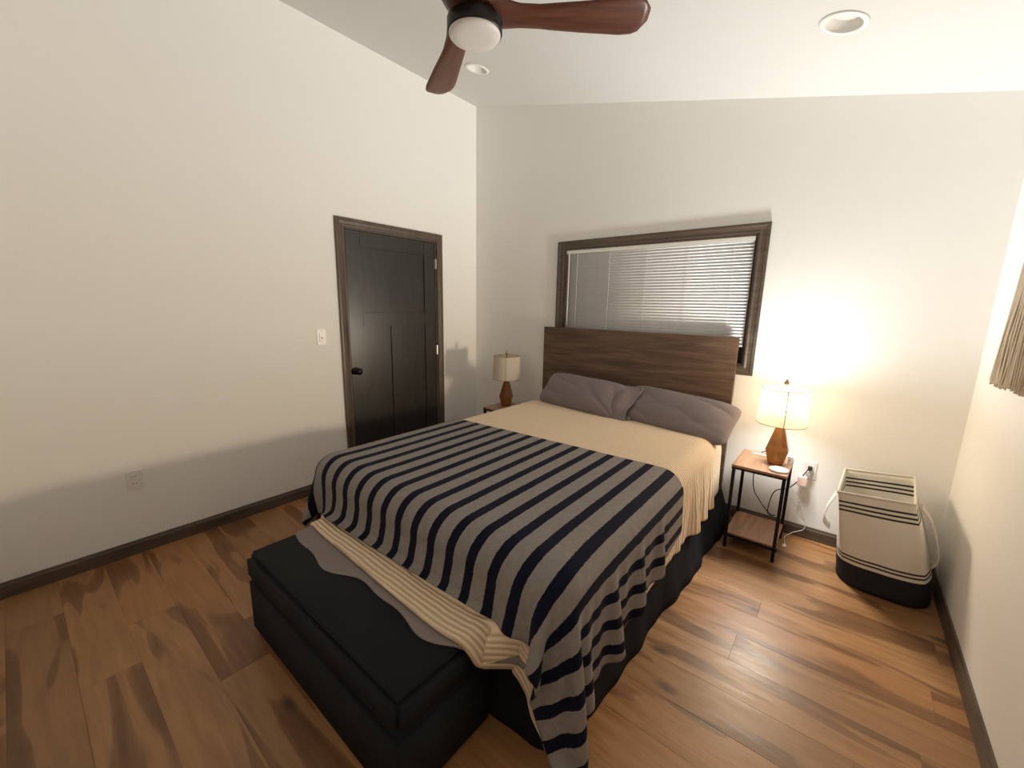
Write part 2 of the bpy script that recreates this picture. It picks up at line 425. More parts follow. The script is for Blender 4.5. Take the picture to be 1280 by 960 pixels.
BH, BT = 0.083, 0.014
def baseboard(name, axis, a0, a1, face, out, mat):
    prof = [(0, 0.001), (BT, 0.001), (BT, BH * 0.78), (BT * 0.72, BH * 0.86), (BT * 0.55, BH), (0, BH)]
    bmb = bmesh.new(); Ls = []
    for a in (a0, a1): Ls.append([bmb.verts.new((a, face + out * d, z) if axis == 'x' else (face + out * d, a, z)) for d, z in prof])
    n = len(prof)
    for k in range(n): bmb.faces.new((Ls[0][k], Ls[0][(k + 1) % n], Ls[1][(k + 1) % n], Ls[1][k]))
    bmb.faces.new(Ls[0]); bmb.faces.new(Ls[1][::-1])
    return tag(obj(name, bmb, mat), kind='structure')
CW = 0.062
baseboard('baseboard_left', 'y', YF, DY0 - CW, 0.0, 1, M['trim_y'])
baseboard('baseboard_left_corner', 'y', DY1 + CW, 0, 0.0, 1, M['trim_y'])
baseboard('baseboard_back', 'x', 0, W, 0.0, -1, M['trim_x'])
baseboard('baseboard_right', 'y', YF, 0, W, -1, M['trim_y'])
baseboard('baseboard_front', 'x', 0, W, YF, 1, M['trim_x'])

# ------------------------------------------------------------------ door
door = bpy.data.objects.new('door_1', None); C.objects.link(door); door.location = (0, (DY0 + DY1) / 2, 0)
tag(door, 'black three-panel door with brown moulded frame and black round knob', None, None, 'structure')
dl = (-0.0, -(DY0 + DY1) / 2, 0)
def dpart(name, bmx, mat, parent=door, smooth=False): 
    o = obj(name, bmx, mat, parent, smooth)
    if parent is door: o.location = (0, -(DY0 + DY1) / 2, 0)
    return o
dpart('casing', casing_bm('y', DY0 + 0.004, DY1 - 0.004, 0.0, DZ - 0.004, CW, 0.0, 0.018), M['trim'])
bm = bmesh.new(); box(bm, -T + 0.002, -0.001, DY0 + 0.0005, DY0 + 0.018, 0.0, DZ - 0.0005); box(bm, -T + 0.002, -0.001, DY1 - 0.018, DY1 - 0.0005, 0, DZ - 0.0005); box(bm, -T + 0.002, -0.001, DY0 + 0.018, DY1 - 0.018, DZ - 0.018, DZ - 0.0005)
dpart('jamb', bm, M['trim'])
sy0, sy1, sz0, sz1 = DY0 + 0.020, DY1 - 0.020, 0.010, DZ - 0.021
xf = -0.004
stile = 0.125
rails = [(sz0, 0.245), (1.285, 1.395), (sz1 - 0.12, sz1)]
bm = bmesh.new(); box(bm, xf - 0.034, xf - 0.011, sy0, sy1, sz0, sz1); dpart('panel_core', bm, M['door'])
for nm, (a, b, z0, z1) in (('stile', (sy0, sy0 + stile, sz0, sz1)), ('stile', (sy1 - stile, sy1, sz0, sz1)), ('rail', (sy0 + stile, sy1 - stile) + rails[0]), ('rail', (sy0 + stile, sy1 - stile) + rails[1]), ('rail', (sy0 + stile, sy1 - stile) + rails[2]),
                          ('mullion', ((sy0 + sy1) / 2 - 0.055, (sy0 + sy1) / 2 + 0.055, rails[0][1], rails[1][0]))):
    bm = bmesh.new(); box(bm, xf - 0.012, xf, a, b, z0, z1)
    bmesh.ops.bevel(bm, geom=[e for e in bm.edges if all(vv.co.x > xf - 0.001 for vv in e.verts)], offset=0.003, segments=2, affect='EDGES')
    dpart(nm, bm, M['door'])
ky, kz = -1.395, 0.925
bm = bmesh.new(); lathe(bm, [(0.031, 0.0), (0.031, 0.006), (0.024, 0.010), (0.012, 0.014), (0.011, 0.030), (0.022, 0.036), (0.028, 0.046), (0.028, 0.054), (0.020, 0.064), (0.006, 0.068)], seg=24)
bmesh.ops.rotate(bm, cent=(0, 0, 0), matrix=Matrix.Rotation(math.pi / 2, 3, 'Y'), verts=bm.verts); bmesh.ops.translate(bm, vec=(xf, ky, kz), verts=bm.verts)
dpart('knob', bm, M['black_metal'], smooth=True)
for hz in (1.84, 1.04, 0.22):
    bm = bmesh.new(); lathe(bm, [(0.0065, -0.045), (0.0075, -0.044), (0.0075, 0.044), (0.0065, 0.045)], cx=0.009, cy=DY1 - 0.018, seg=12); bmesh.ops.translate(bm, vec=(0, 0, hz), verts=bm.verts)
    box(bm, xf - 0.002, xf + 0.004, DY1 - 0.028, DY1 - 0.012, hz - 0.044, hz + 0.044)
    tag(dpart('hinge', bm, M['nickel']), label='satin nickel hinge')

# ------------------------------------------------------------------ window with mini blind
win = bpy.data.objects.new('window_1', None); C.objects.link(win); win.location = (0, 0, 0)
tag(win, 'wide window in a brown moulded frame, dark night outside', None, None, 'structure')
obj('casing', casing_bm('x', WX0 + 0.004, WX1 - 0.004, WZ0 + 0.004, WZ1 - 0.004, CW, 0.0, 0.019, bottom=True), M['trim_x'], win)
bm = bmesh.new()
for (a, b, c, d) in ((WX0, WX0 + 0.016, WZ0, WZ1), (WX1 - 0.016, WX1, WZ0, WZ1), (WX0 + 0.016, WX1 - 0.016, WZ1 - 0.016, WZ1), (WX0 + 0.016, WX1 - 0.016, WZ0, WZ0 + 0.016)): box(bm, a + 0.0004, b - 0.0004, -0.0005, T + 0.0, c + 0.0004, d - 0.0004)
obj('jamb', bm, M['trim'], win)
bm = bmesh.new(); fx0, fx1, fz0, fz1 = WX0 + 0.017, WX1 - 0.017, WZ0 + 0.017, WZ1 - 0.017
mx = (fx0 + fx1) / 2
for (a, b, c, d) in ((fx0, fx0 + 0.04, fz0, fz1), (fx1 - 0.04, fx1, fz0, fz1), (fx0 + 0.04, fx1 - 0.04, fz0, fz0 + 0.045), (fx0 + 0.04, fx1 - 0.04, fz1 - 0.045, fz1), (mx - 0.03, mx + 0.03, fz0 + 0.045, fz1 - 0.045)): box(bm, a, b, 0.075, 0.105, c, d, 0.003)
obj('sash', bm, M['trim'], win)
for (a, b) in ((fx0 + 0.04, mx - 0.03), (mx + 0.03, fx1 - 0.04)): obj('pane', boxbm(a, b, 0.088, 0.093, fz0 + 0.045, fz1 - 0.045), M['glass'], win)

bl = thing('window_blind', 'white horizontal mini blind lowered in the window behind the headboard', 'blind', (0, 0, 0))
bx0, bx1 = WX0 + 0.019, WX1 - 0.024
obj('head_rail', boxbm(bx0, bx1, 0.006, 0.034, WZ1 - 0.046, WZ1 - 0.017, 0.002), M['white_metal'], bl)
zt, zb = WZ1 - 0.060, 1.250
NS = 31
bm = bmesh.new(); n = 6; sw = 0.0125
tilt = math.radians(62)
prev = None
for k in range(n + 1):
    s = -1 + 2 * k / n; py, pz = s * sw, 0.0022 * (1 - s * s)
    yy = py * math.cos(tilt) + pz * math.sin(tilt); zz = -py * math.sin(tilt) + pz * math.cos(tilt)
    cur = [bm.verts.new((x, yy, zz)) for x in (bx0 + 0.003, bx1 - 0.003)]
    if prev: bm.faces.new((prev[0], prev[1], cur[1], cur[0]))
    prev = cur
slat0 = obj('slat', bm, M['slat'], bl, True); sm = slat0.modifiers.new('s', 'SOLIDIFY'); sm.thickness = 0.0008
for k in range(NS):
    o = slat0 if k == 0 else slat0.copy()
    if k: C.objects.link(o); o.parent = bl
    o.location = (0, 0.020, zt - (zt - zb) * k / (NS - 1))
obj('bottom_rail', boxbm(bx0 + 0.002, bx1 - 0.002, 0.009, 0.031, zb - 0.028, zb - 0.014, 0.003), M['white_metal'], bl)
for x in (1.20, 1.50, 1.809, 2.117, 2.41):
    bm = bmesh.new()
    tube(bm, [(x, 0.0055, zb - 0.02), (x, 0.0055, zt + 0.02)], 0.0011, 6); tube(bm, [(x + 0.006, 0.0345, zb - 0.02), (x + 0.006, 0.0345, zt + 0.02)], 0.0011, 6)
    obj('ladder_cord', bm, M['cordw'], bl)
obj('tilt_wand', tube(bmesh.new(), [(1.122, -0.002, WZ1 - 0.045), (1.124, -0.006, 1.31)], 0.004, 6), M['white_plastic'], bl)

# ------------------------------------------------------------------ ceiling can lights
for (x, y), lab in zip(CANS, ('white recessed ceiling light, unlit, high on the right above the lit lamp', 'small white recessed ceiling light peeking out below the fan, near the left corner')):
    t = thing('recessed_light', lab, 'ceiling light', (x, y, cz(x)), 'recessed ceiling lights'); t.rotation_euler = (0, math.atan(SL), 0)
    bm = bmesh.new(); lathe(bm, [(0.070, 0.002), (0.069, -0.006), (0.074, -0.009), (0.088, -0.006), (0.091, -0.001), (0.088, 0.0005)], seg=40, cap0=False, cap1=False); obj('trim_ring', bm, M['white_metal'], t, True)
    bm = bmesh.new(); lathe(bm, [(0.070, -0.004), (0.066, 0.010), (0.058, 0.036), (0.056, 0.040)], seg=40, cap0=False, cap1=False); obj('baffle', bm, M['white_metal'], t, True)
    bm = bmesh.new(); lathe(bm, [(0.057, 0.036), (0.055, 0.033), (0.0, 0.030)][:2] + [(0.02, 0.029)], seg=40, cap0=False); obj('lens', bm, M['lens'], t, True)

# ------------------------------------------------------------------ ceiling fan
FX, FY = 1.80, -1.854
fan = thing('ceiling_fan', 'dark ceiling fan with three walnut blades and an unlit round light', 'ceiling fan', (FX, FY, 2.5))
zc = cz(FX) - 2.5
bm = bmesh.new(); lathe(bm, [(0.072, zc + 0.016), (0.072, zc - 0.045), (0.055, zc - 0.062), (0.016, zc - 0.068)], seg=32); obj('canopy', bm, M['bronze'], fan, True)
obj('downrod', lathe(bmesh.new(), [(0.0127, 0.20), (0.0127, zc - 0.05)], seg=16), M['bronze'], fan, True)
bm = bmesh.new(); lathe(bm, [(0.03, 0.235), (0.05, 0.215), (0.088, 0.205), (0.094, 0.195), (0.094, 0.108), (0.088, 0.100)], seg=40); obj('motor_housing', bm, M['bronze'], fan, True)
bm = bmesh.new(); lathe(bm, [(0.098, 0.054), (0.107, 0.048), (0.107, 0.010), (0.104, 0.004), (0.100, 0.006)], seg=40); obj('light_housing', bm, M['bronze'], fan, True)
bm = bmesh.new(); lathe(bm, [(0.1005, 0.010), (0.100, 0.001), (0.093, -0.006), (0.06, -0.0105), (0.02, -0.012)], seg=40, cap0=False); obj('light_lens', bm, M['lens'], fan, True)
def blade_bm():
    bm = bmesh.new(); N = 26; L = []
    for k in range(N + 1):
        s = k / N; r = 0.03 + (0.668 - 0.03) * s
        wl = np.interp(s, [0, .10, .22, .35, .6, .85, .94, .982, 1], [.095, .088, .076, .074, .088, .098, .092, .070, .036])
        wr = np.interp(s, [0, .10, .22, .35, .6, .85, .94, .982, 1], [.095, .074, .038, .032, .046, .060, .058, .044, .020])
        tw = math.radians(np.interp(s, [0, .15, .4, 1], [0, -6, -13, -13])); th = np.interp(s, [0, .2, 1], [.017, .012, .006])
        ring = []
        for q in range(12):
            a = 2 * math.pi * q / 12; yy = math.cos(a); zz = math.sin(a)
            yy = math.copysign(abs(yy) ** 0.75, yy); py = yy * (wl if yy > 0 else wr); pz = zz * th
            ring.append(bm.verts.new((r, py * math.cos(tw) - pz * math.sin(tw), py * math.sin(tw) + pz * math.cos(tw) + 0.082)))
        L.append(ring)
    for a, b in zip(L[:-1], L[1:]):
        for q in range(12): bm.faces.new((a[q], a[(q + 1) % 12], b[(q + 1) % 12], b[q]))
    bm.faces.new(L[0][::-1]); bm.faces.new(L[-1]); return bm
b0 = obj('blade', blade_bm(), M['blade'], fan, True)
for k, ang in enumerate((38, 150, 272)):
    o = b0 if k == 0 else b0.copy()
    if k: C.objects.link(o); o.parent = fan
    o.rotation_euler = (0, 0, math.radians(ang))

# ------------------------------------------------------------------ wall plates
def plate(name, label, cat, loc, rz, kind):
    t = thing(name, label, cat, loc, None, rz)           # local: plate in xz plane, facing -y
    bm = boxbm(-0.036, 0.036, -0.006, 0.0, -0.058, 0.058); bmesh.ops.bevel(bm, geom=[e for e in bm.edges if all(vv.co.y < -0.001 for vv in e.verts)], offset=0.003, segments=2, affect='EDGES')
    obj('cover_plate', bm, M['white_plastic'], t)
    if kind == 'switch':
        obj('rocker', boxbm(-0.0165, 0.0165, -0.0095, -0.0055, -0.033, 0.033, 0.0015), M['white_plastic'], t)
        obj('slider', boxbm(-0.004, 0.004, -0.013, -0.009, -0.012, 0.002, 0.001), M['greyplastic'], t)
    else:
        for z in (0.021, -0.021):
            bm = bmesh.new(); box(bm, -0.0165, 0.0165, -0.0085, -0.0055, z - 0.0145, z + 0.0145, 0.002)
            s = obj('socket', bm, M['white_plastic'], t)
            for (a, h) in ((-0.006, 0.005), (0.006, 0.004)): obj('slot', boxbm(a - 0.001, a + 0.001, -0.0088, -0.0080, z - h + 0.003, z + h + 0.003), M['black_rubber'], s)
    bm = lathe(bmesh.new(), [(0.003, 0.0), (0.0025, 0.0012)], seg=10); bmesh.ops.rotate(bm, cent=(0, 0, 0), matrix=Matrix.Rotation(math.pi / 2, 3, 'X'), verts=bm.verts); bmesh.ops.translate(bm, vec=(0, -0.006, 0 if kind != 'switch' else 0.047), verts=bm.verts)
    obj('screw', bm, M['white_metal'], t); return t
plate('light_switch', 'white wall light switch left of the black door', 'light switch', (0.0, -1.665, 1.213), math.pi / 2, 'switch')
plate('wall_outlet', 'white wall outlet low on the left wall above the baseboard', 'outlet', (0.0, -2.811, 0.447), math.pi / 2, 'outlet')
plate('wall_outlet', 'white wall outlet right of the nightstand with cords plugged in', 'outlet', (2.996, 0.0, 0.465), 0.0, 'outlet')

# ------------------------------------------------------------------ bed
BX0, BX1, BY0, BY1, BZ = 0.955, 2.505, -2.20, -0.125, 0.640
bed = thing('bed', 'queen bed with dark wooden headboard and dark navy bed skirt', 'bed', ((BX0 + BX1) / 2, (BY0 + BY1) / 2, 0))
off = Vector((-(BX0 + BX1) / 2, -(BY0 + BY1) / 2, 0))
def bpart(*a, **k): o = obj(*a, **k); o.location = off; return o
bm = boxbm(0.920, 2.508, -0.058, -0.022, 0.05, 1.290, 0.002); bpart('headboard', bm, M['headboard'], bed)
bm = boxbm(BX0 + 0.01, BX1 - 0.01, BY0 + 0.01, BY1, 0.33, BZ - 0.006); bmesh.ops.bevel(bm, geom=bm.edges[:], offset=0.055, segments=5, affect='EDGES'); bpart('mattress', bm, M['mattress'], bed, smooth=True)
bpart('box_spring', boxbm(BX0 + 0.02, BX1 - 0.02, BY0 + 0.02, BY1, 0.13, 0.33, 0.02), M['mattress'], bed)
for x in (BX0 + 0.1, BX1 - 0.1):
    for y in (BY0 + 0.12, BY1 - 0.12): bpart('leg', boxbm(x - 0.025, x + 0.025, y - 0.025, y + 0.025, 0.0, 0.13), M['black_metal'], bed)
# skirt: a hanging strip round right side, foot and left side, rippling towards its hem
path = []
def seg_pts(a, b, n): return [(a[0] + (b[0] - a[0]) * k / n, a[1] + (b[1] - a[1]) * k / n) for k in range(n)]
R0 = 0.07; sx0, sx1, sy = BX0 + 0.012, BX1 - 0.012, BY0 + 0.012
path += seg_pts((sx1, -0.13), (sx1, sy + R0), 90)
path += [(sx1 - R0 + R0 * math.cos(a), sy + R0 - R0 * math.sin(a)) for a in [math.pi / 2 * k / 10 for k in range(10)]]
path += seg_pts((sx1 - R0, sy), (sx0 + R0, sy), 70)
path += [(sx0 + R0 - R0 * math.sin(a), sy + R0 - R0 * math.cos(a)) for a in [math.pi / 2 * k / 10 for k in range(10)]]
path += seg_pts((sx0, sy + R0), (sx0, -0.13), 80) + [(sx0, -0.13)]
bm = bmesh.new(); NZ = 10; prev = None; s = 0.0; n = len(path)
for i, p in enumerate(path):
    a = path[max(i - 1, 0)]; b = path[min(i + 1, n - 1)]; tx, ty = b[0] - a[0], b[1] - a[1]; l = math.hypot(tx, ty) or 1; nx, ny = -ty / l, tx / l
    nx, ny = (nx, ny) if (nx * (p[0] - 1.73) + ny * (p[1] + 1.16)) > 0 else (-nx, -ny)
    s += l / 2; cur = []
    wave = 0.5 * math.sin(s * 8.3 + 0.6) + 0.3 * math.sin(s * 17.1 + 2.0) + 0.25 * math.sin(s * 31.0)
    side = 0.075 if (p[0] > 2.45 and p[1] > -0.9) else 0.028
    for k in range(NZ + 1):
        f = k / NZ; z = 0.36 - (0.36 - 0.004) * f
        fl = f ** 1.2 * ((np.interp(p[1], [-2.2, -1.6, -0.9, -0.13], [0.03, 0.05, 0.085, 0.11]) if p[0] > 2.43 else 0.03) + 0.016 * wave) + 0.002
        cur.append(bm.verts.new((p[0] + nx * fl, p[1] + ny * fl, z)))
    if prev:
        for k in range(NZ): bm.faces.new((prev[k], prev[k + 1], cur[k + 1], cur[k]))
    prev = cur
sk = bpart('bed_skirt', bm, M['skirt'], bed, smooth=True); md = sk.modifiers.new('s', 'SOLIDIFY'); md.thickness = 0.003

# ------------------------------------------------------------------ bench
NX0, NX1, NY0, NY1, NZT = 1.150, 2.262, -2.632, -2.236, 0.392
bench = thing('storage_bench', 'low charcoal upholstered storage bench at the foot of the bed', 'bench', ((NX0 + NX1) / 2, (NY0 + NY1) / 2, 0))
off2 = Vector((-(NX0 + NX1) / 2, -(NY0 + NY1) / 2, 0))
def npart(nm, bmx, mat, sm=False): o = obj(nm, bmx, mat, bench, sm); o.location = off2; return o
bm = boxbm(NX0 + 0.003, NX1 - 0.003, NY0 + 0.003, NY1 - 0.003, 0.012, 0.264); bmesh.ops.bevel(bm, geom=bm.edges[:], offset=0.012, segments=3, affect='EDGES'); npart('base_box', bm, M['bench'], True)
bm = boxbm(NX0, NX1, NY0, NY1, 0.266, NZT); bmesh.ops.bevel(bm, geom=bm.edges[:], offset=0.026, segments=4, affect='EDGES'); npart('padded_lid', bm, M['bench'], True)
for x in (NX0 + 0.06, NX1 - 0.06):
    for y in (NY0 + 0.05, NY1 - 0.05): npart('foot', boxbm(x - 0.02, x + 0.02, y - 0.02, y + 0.02, 0.0, 0.014), M['black_metal'])

# ------------------------------------------------------------------ cloth draping (position based, on the real shapes below it)
def sdf_box(P, c, h, r):
    q = np.abs(P - c) - (h - r); sg = np.sign(P - c); sg[sg == 0] = 1
    qo = np.maximum(q, 0); lo = np.linalg.norm(qo, axis=-1); mi = np.max(q, axis=-1); d = lo + np.minimum(mi, 0) - r
    nrm = np.where((lo > 1e-6)[..., None], qo / np.maximum(lo, 1e-6)[..., None], np.eye(3)[np.argmax(q, axis=-1)]) * sg
    return d, nrm
def drape(X0, rest_v=None, rest_u=None, thick=0.01, steps=260, iters=7, seed=1, keep=None, press=None, bedr=0.075, fric=0.7, bend=0.12, grav=0.10):
    rg = np.random.RandomState(seed); P = X0.astype(np.float64).copy(); nv, nu = P.shape[:2]
    flat = X0.copy()
    def dl(a, b): return np.linalg.norm(flat[a] - flat[b], axis=-1)
    cons = []
    S = np.s_
    def add(a, b, k, scale=None):
        L = dl(a, b)
        if scale is not None: L = L * scale(a, b)
        cons.append((a, b, L[..., None], k))
    ru = (lambda a, b: 0.5 * (rest_u[a] + rest_u[b])) if rest_u is not None else None
    rv = (lambda a, b: 0.5 * (rest_v[a] + rest_v[b])) if rest_v is not None else None
    for o in (0, 1):
        m = (nu - o) // 2 * 2 + o; add(S[:, o:m:2], S[:, o + 1:m:2], 1.0, ru)
        m = (nv - o) // 2 * 2 + o; add(S[o:m:2, :], S[o + 1:m:2, :], 1.0, rv)
    add(S[:-1, :-1], S[1:, 1:], 0.12); add(S[:-1, 1:], S[1:, :-1], 0.12)
    add(S[:, :-2], S[:, 2:], bend, ru); add(S[:-2, :], S[2:, :], bend, rv)
    P[..., 2] += rg.rand(nv, nu) * 0.004; Vp = P.copy(); dt = 1 / 60.
    bc = np.array([(BX0 + BX1) / 2, (BY0 + BY1) / 2 + 0.1, BZ - 1.0]); bh = np.array([(BX1 - BX0) / 2, (BY1 - BY0) / 2 + 0.1, 1.0]) + thick
    nc = np.array([(NX0 + NX1) / 2, (NY0 + BY0 + 0.4) / 2, NZT - 0.5]); nh = np.array([(NX1 - NX0) / 2, (BY0 + 0.4 - NY0) / 2, 0.5]) + thick
    for st in range(steps):
        vel = (P - Vp) * 0.965; Vp = P.copy(); P = P + vel; P[..., 2] -= 9.8 * dt * dt * grav
        for it in range(iters):
            for a, b, L, k in cons:
                d = P[b] - P[a]; l = np.linalg.norm(d, axis=-1, keepdims=True); c = d * ((1 - L / np.maximum(l, 1e-9)) * 0.5 * k)
                if k < 0.5: c = c * 0.5
                P[a] += c; P[b] -= c
            if it % 3 == 2 or it == iters - 1:
                con = np.zeros((nv, nu))
                for (c_, h_, r_) in ((bc, bh, bedr + thick), (nc, nh, 0.03 + thick)):
                    d, nn = sdf_box(P, c_, h_, r_); hit = d < 0; P = np.where(hit[..., None], P - nn * d[..., None], P); con = np.maximum(con, (d < 0.003) * np.clip(0.12 + nn[..., 2], 0.12, 1))
                low = P[..., 2] < thick; P[..., 2] = np.maximum(P[..., 2], thick); con = np.maximum(con, low)
                if press is not None:
                    d, nn = sdf_box(P, bc, bh, bedr + thick); far = press & (d > 0.012); P = np.where(far[..., None], P - nn * (d - 0.012)[..., None], P)
        k_ = fric * con[..., None]; P = P * (1 - k_) + Vp * k_
        if keep is not None: P[keep] = X0[keep]
    return P
def flatten(P, X, quad, tight, slack):
    """where a sheet lies under another one (flat outline quad: x0, x1 at head and foot, y head, y foot) press its folds flat"""
    xl0, xr0, xl1, xr1, yh, yf = quad; f = np.clip((X[..., 1] - yh) / (yf - yh), 0, 1)
    xl = xl0 + (xl1 - xl0) * f; xr = xr0 + (xr1 - xr0) * f
    o0 = np.zeros(f.shape); outx = np.maximum.reduce([X[..., 0] - xr, xl - X[..., 0], X[..., 1] - yh, o0]); outy = np.maximum(yf - X[..., 1], o0)
    lim = tight + 0.5 * outx + slack * outy
    bc = np.array([(BX0 + BX1) / 2, (BY0 + BY1) / 2 + 0.1, BZ - 1.0]); bh = np.array([(BX1 - BX0) / 2, (BY1 - BY0) / 2 + 0.1, 1.0])
    nc = np.array([(NX0 + NX1) / 2, (NY0 + BY0 + 0.4) / 2, NZT - 0.5]); nh = np.array([(NX1 - NX0) / 2, (BY0 + 0.4 - NY0) / 2, 0.5])
    d1, n1 = sdf_box(P, bc, bh, 0.075); d2, n2 = sdf_box(P, nc, nh, 0.03)
    use2 = d2 < d1; d = np.where(use2, d2, d1); n = np.where(use2[..., None], n2, n1)
    ex = np.maximum(d - lim, 0); return P - n * ex[..., None]
def sheet_grid(c00, c10, c01, c11, nu, nv, z):
    """flat sheet; c00 head-left, c10 head-right, c01 foot-left, c11 foot-right (x, y)"""
    u = np.linspace(0, 1, nu)[None, :, None]; v = np.linspace(0, 1, nv)[:, None, None]
    c00, c10, c01, c11 = [np.array(c, float) for c in (c00, c10, c01, c11)]
    XY = (1 - v) * ((1 - u) * c00 + u * c10) + v * ((1 - u) * c01 + u * c11)
    return np.concatenate([XY, np.full((nv, nu, 1), z)], axis=-1)
def cloth_obj(name, P, F, mat, thick, sub=1):
    nv, nu = P.shape[:2]; me = bpy.data.meshes.new(name)
    idx = np.arange(nv * nu).reshape(nv, nu)
    faces = np.stack([idx[:-1, :-1], idx[1:, :-1], idx[1:, 1:], idx[:-1, 1:]], -1).reshape(-1, 4)
    me.from_pydata(P.reshape(-1, 3).tolist(), [], faces.tolist()); me.update()
    uvl = me.uv_layers.new(name='UVMap'); fl = F.reshape(-1, 2)
    li = np.empty(len(me.loops), np.int32); me.loops.foreach_get('vertex_index', li); uvl.data.foreach_set('uv', fl[li].astype(np.float32).ravel())
    me.polygons.foreach_set('use_smooth', [True] * len(me.polygons)); me.materials.append(mat)
    o = bpy.data.objects.new(name, me); C.objects.link(o)
    if sub: m = o.modifiers.new('sub', 'SUBSURF'); m.levels = sub; m.render_levels = sub
    m = o.modifiers.new('sol', 'SOLIDIFY'); m.thickness = thick; m.offset = 0.0
    return o
cxb = (BX0 + BX1) / 2

# grey sheet showing at the foot
X = sheet_grid((1.02, -1.75), (2.47, -1.75), (1.22, -2.565), (2.42, -2.515), 60, 36, BZ + 0.012)
wav = 0.018 * np.sin(X[..., 0] * 11.0 + 0.5) + 0.010 * np.sin(X[..., 0] * 23.0); X[..., 1] += wav * np.clip((-2.2 - X[..., 1]) / 0.3, 0, 1)
rvv = np.ones(X.shape[:2]); ruu = np.ones(X.shape[:2]); ruu[22:, :] = 1.07
P = drape(X, rvv, ruu, 0.005, 170, 6, 3)
P = flatten(P, X, (0.5, 3.0, 0.5, 3.0, -1.0, -2.44), 0.006, 0.4)
sh = cloth_obj('bed_sheet', P, X[..., :2], M['sheet'], 0.003)
tag(sh, 'rumpled mauve-grey sheet hem spilling onto the bench under the beige blanket', 'sheet')

# beige ribbed blanket
X = sheet_grid((cxb - 1.10, -0.30), (cxb + 1.125, -0.30), (cxb - 1.06, -2.475), (cxb + 1.21, -2.54), 100, 100, BZ + 0.02)
over = np.maximum(np.abs(X[..., 0] - cxb) - 0.77, 0); foot = np.maximum(BY0 - X[..., 1], 0)
rvv = 1 + 0.20 * np.clip((over - 0.05) / 0.3, 0, 1) * np.clip((X[..., 1] + 1.1) / 0.2, 0, 1) * (X[..., 0] > cxb); ruu = 1 + 0.015 * np.clip(foot / 0.2, 0, 1)
P = drape(X, rvv, ruu, 0.018, 190, 6, 5)
P = flatten(P, X, (cxb - 1.13, cxb + 1.075, cxb - 1.12, cxb + 1.29, -1.24, -2.44), 0.020, 0.10)
bz_ = cloth_obj('blanket', P, X[..., :2], M['beige'], 0.014)
tag(bz_, 'beige ribbed plush blanket covering the bed below the pillows', 'blanket')

# striped throw
X = sheet_grid((cxb - 1.13, -1.235), (cxb + 1.075, -1.115), (cxb - 1.12, -2.455), (cxb + 1.29, -2.41), 104, 64, BZ + 0.05)
over = np.maximum(X[..., 0] - cxb - 0.77, 0); overl = np.maximum(cxb - 0.77 - X[..., 0], 0)
rvv = 1 + 0.12 * np.clip((over - 0.06) / 0.25, 0, 1) + 0.08 * np.clip((overl - 0.05) / 0.25, 0, 1)
P = drape(X, rvv, None, 0.036, 220, 7, 11)
lie = np.clip((np.arange(64) - 57) / 6.0, 0, 1)[:, None] * np.clip((P[..., 0] - 1.13) / 0.08, 0, 1) * np.clip((2.34 - P[..., 0]) / 0.12, 0, 1)
P[..., 1] -= 0.024 * lie; P[..., 2] += 0.014 * lie          # the hem rides up on the blanket where it meets the bench
st_ = cloth_obj('throw_blanket', P, np.stack([X[..., 0] - 2.256 + 0.5 * 0.1045 - 0.42 * 0.1045, X[..., 1] - X[-1:, :, 1]], -1), M['stripe'], 0.008)
tag(st_, 'navy and grey striped plush throw spread over the foot of the bed', 'throw blanket')

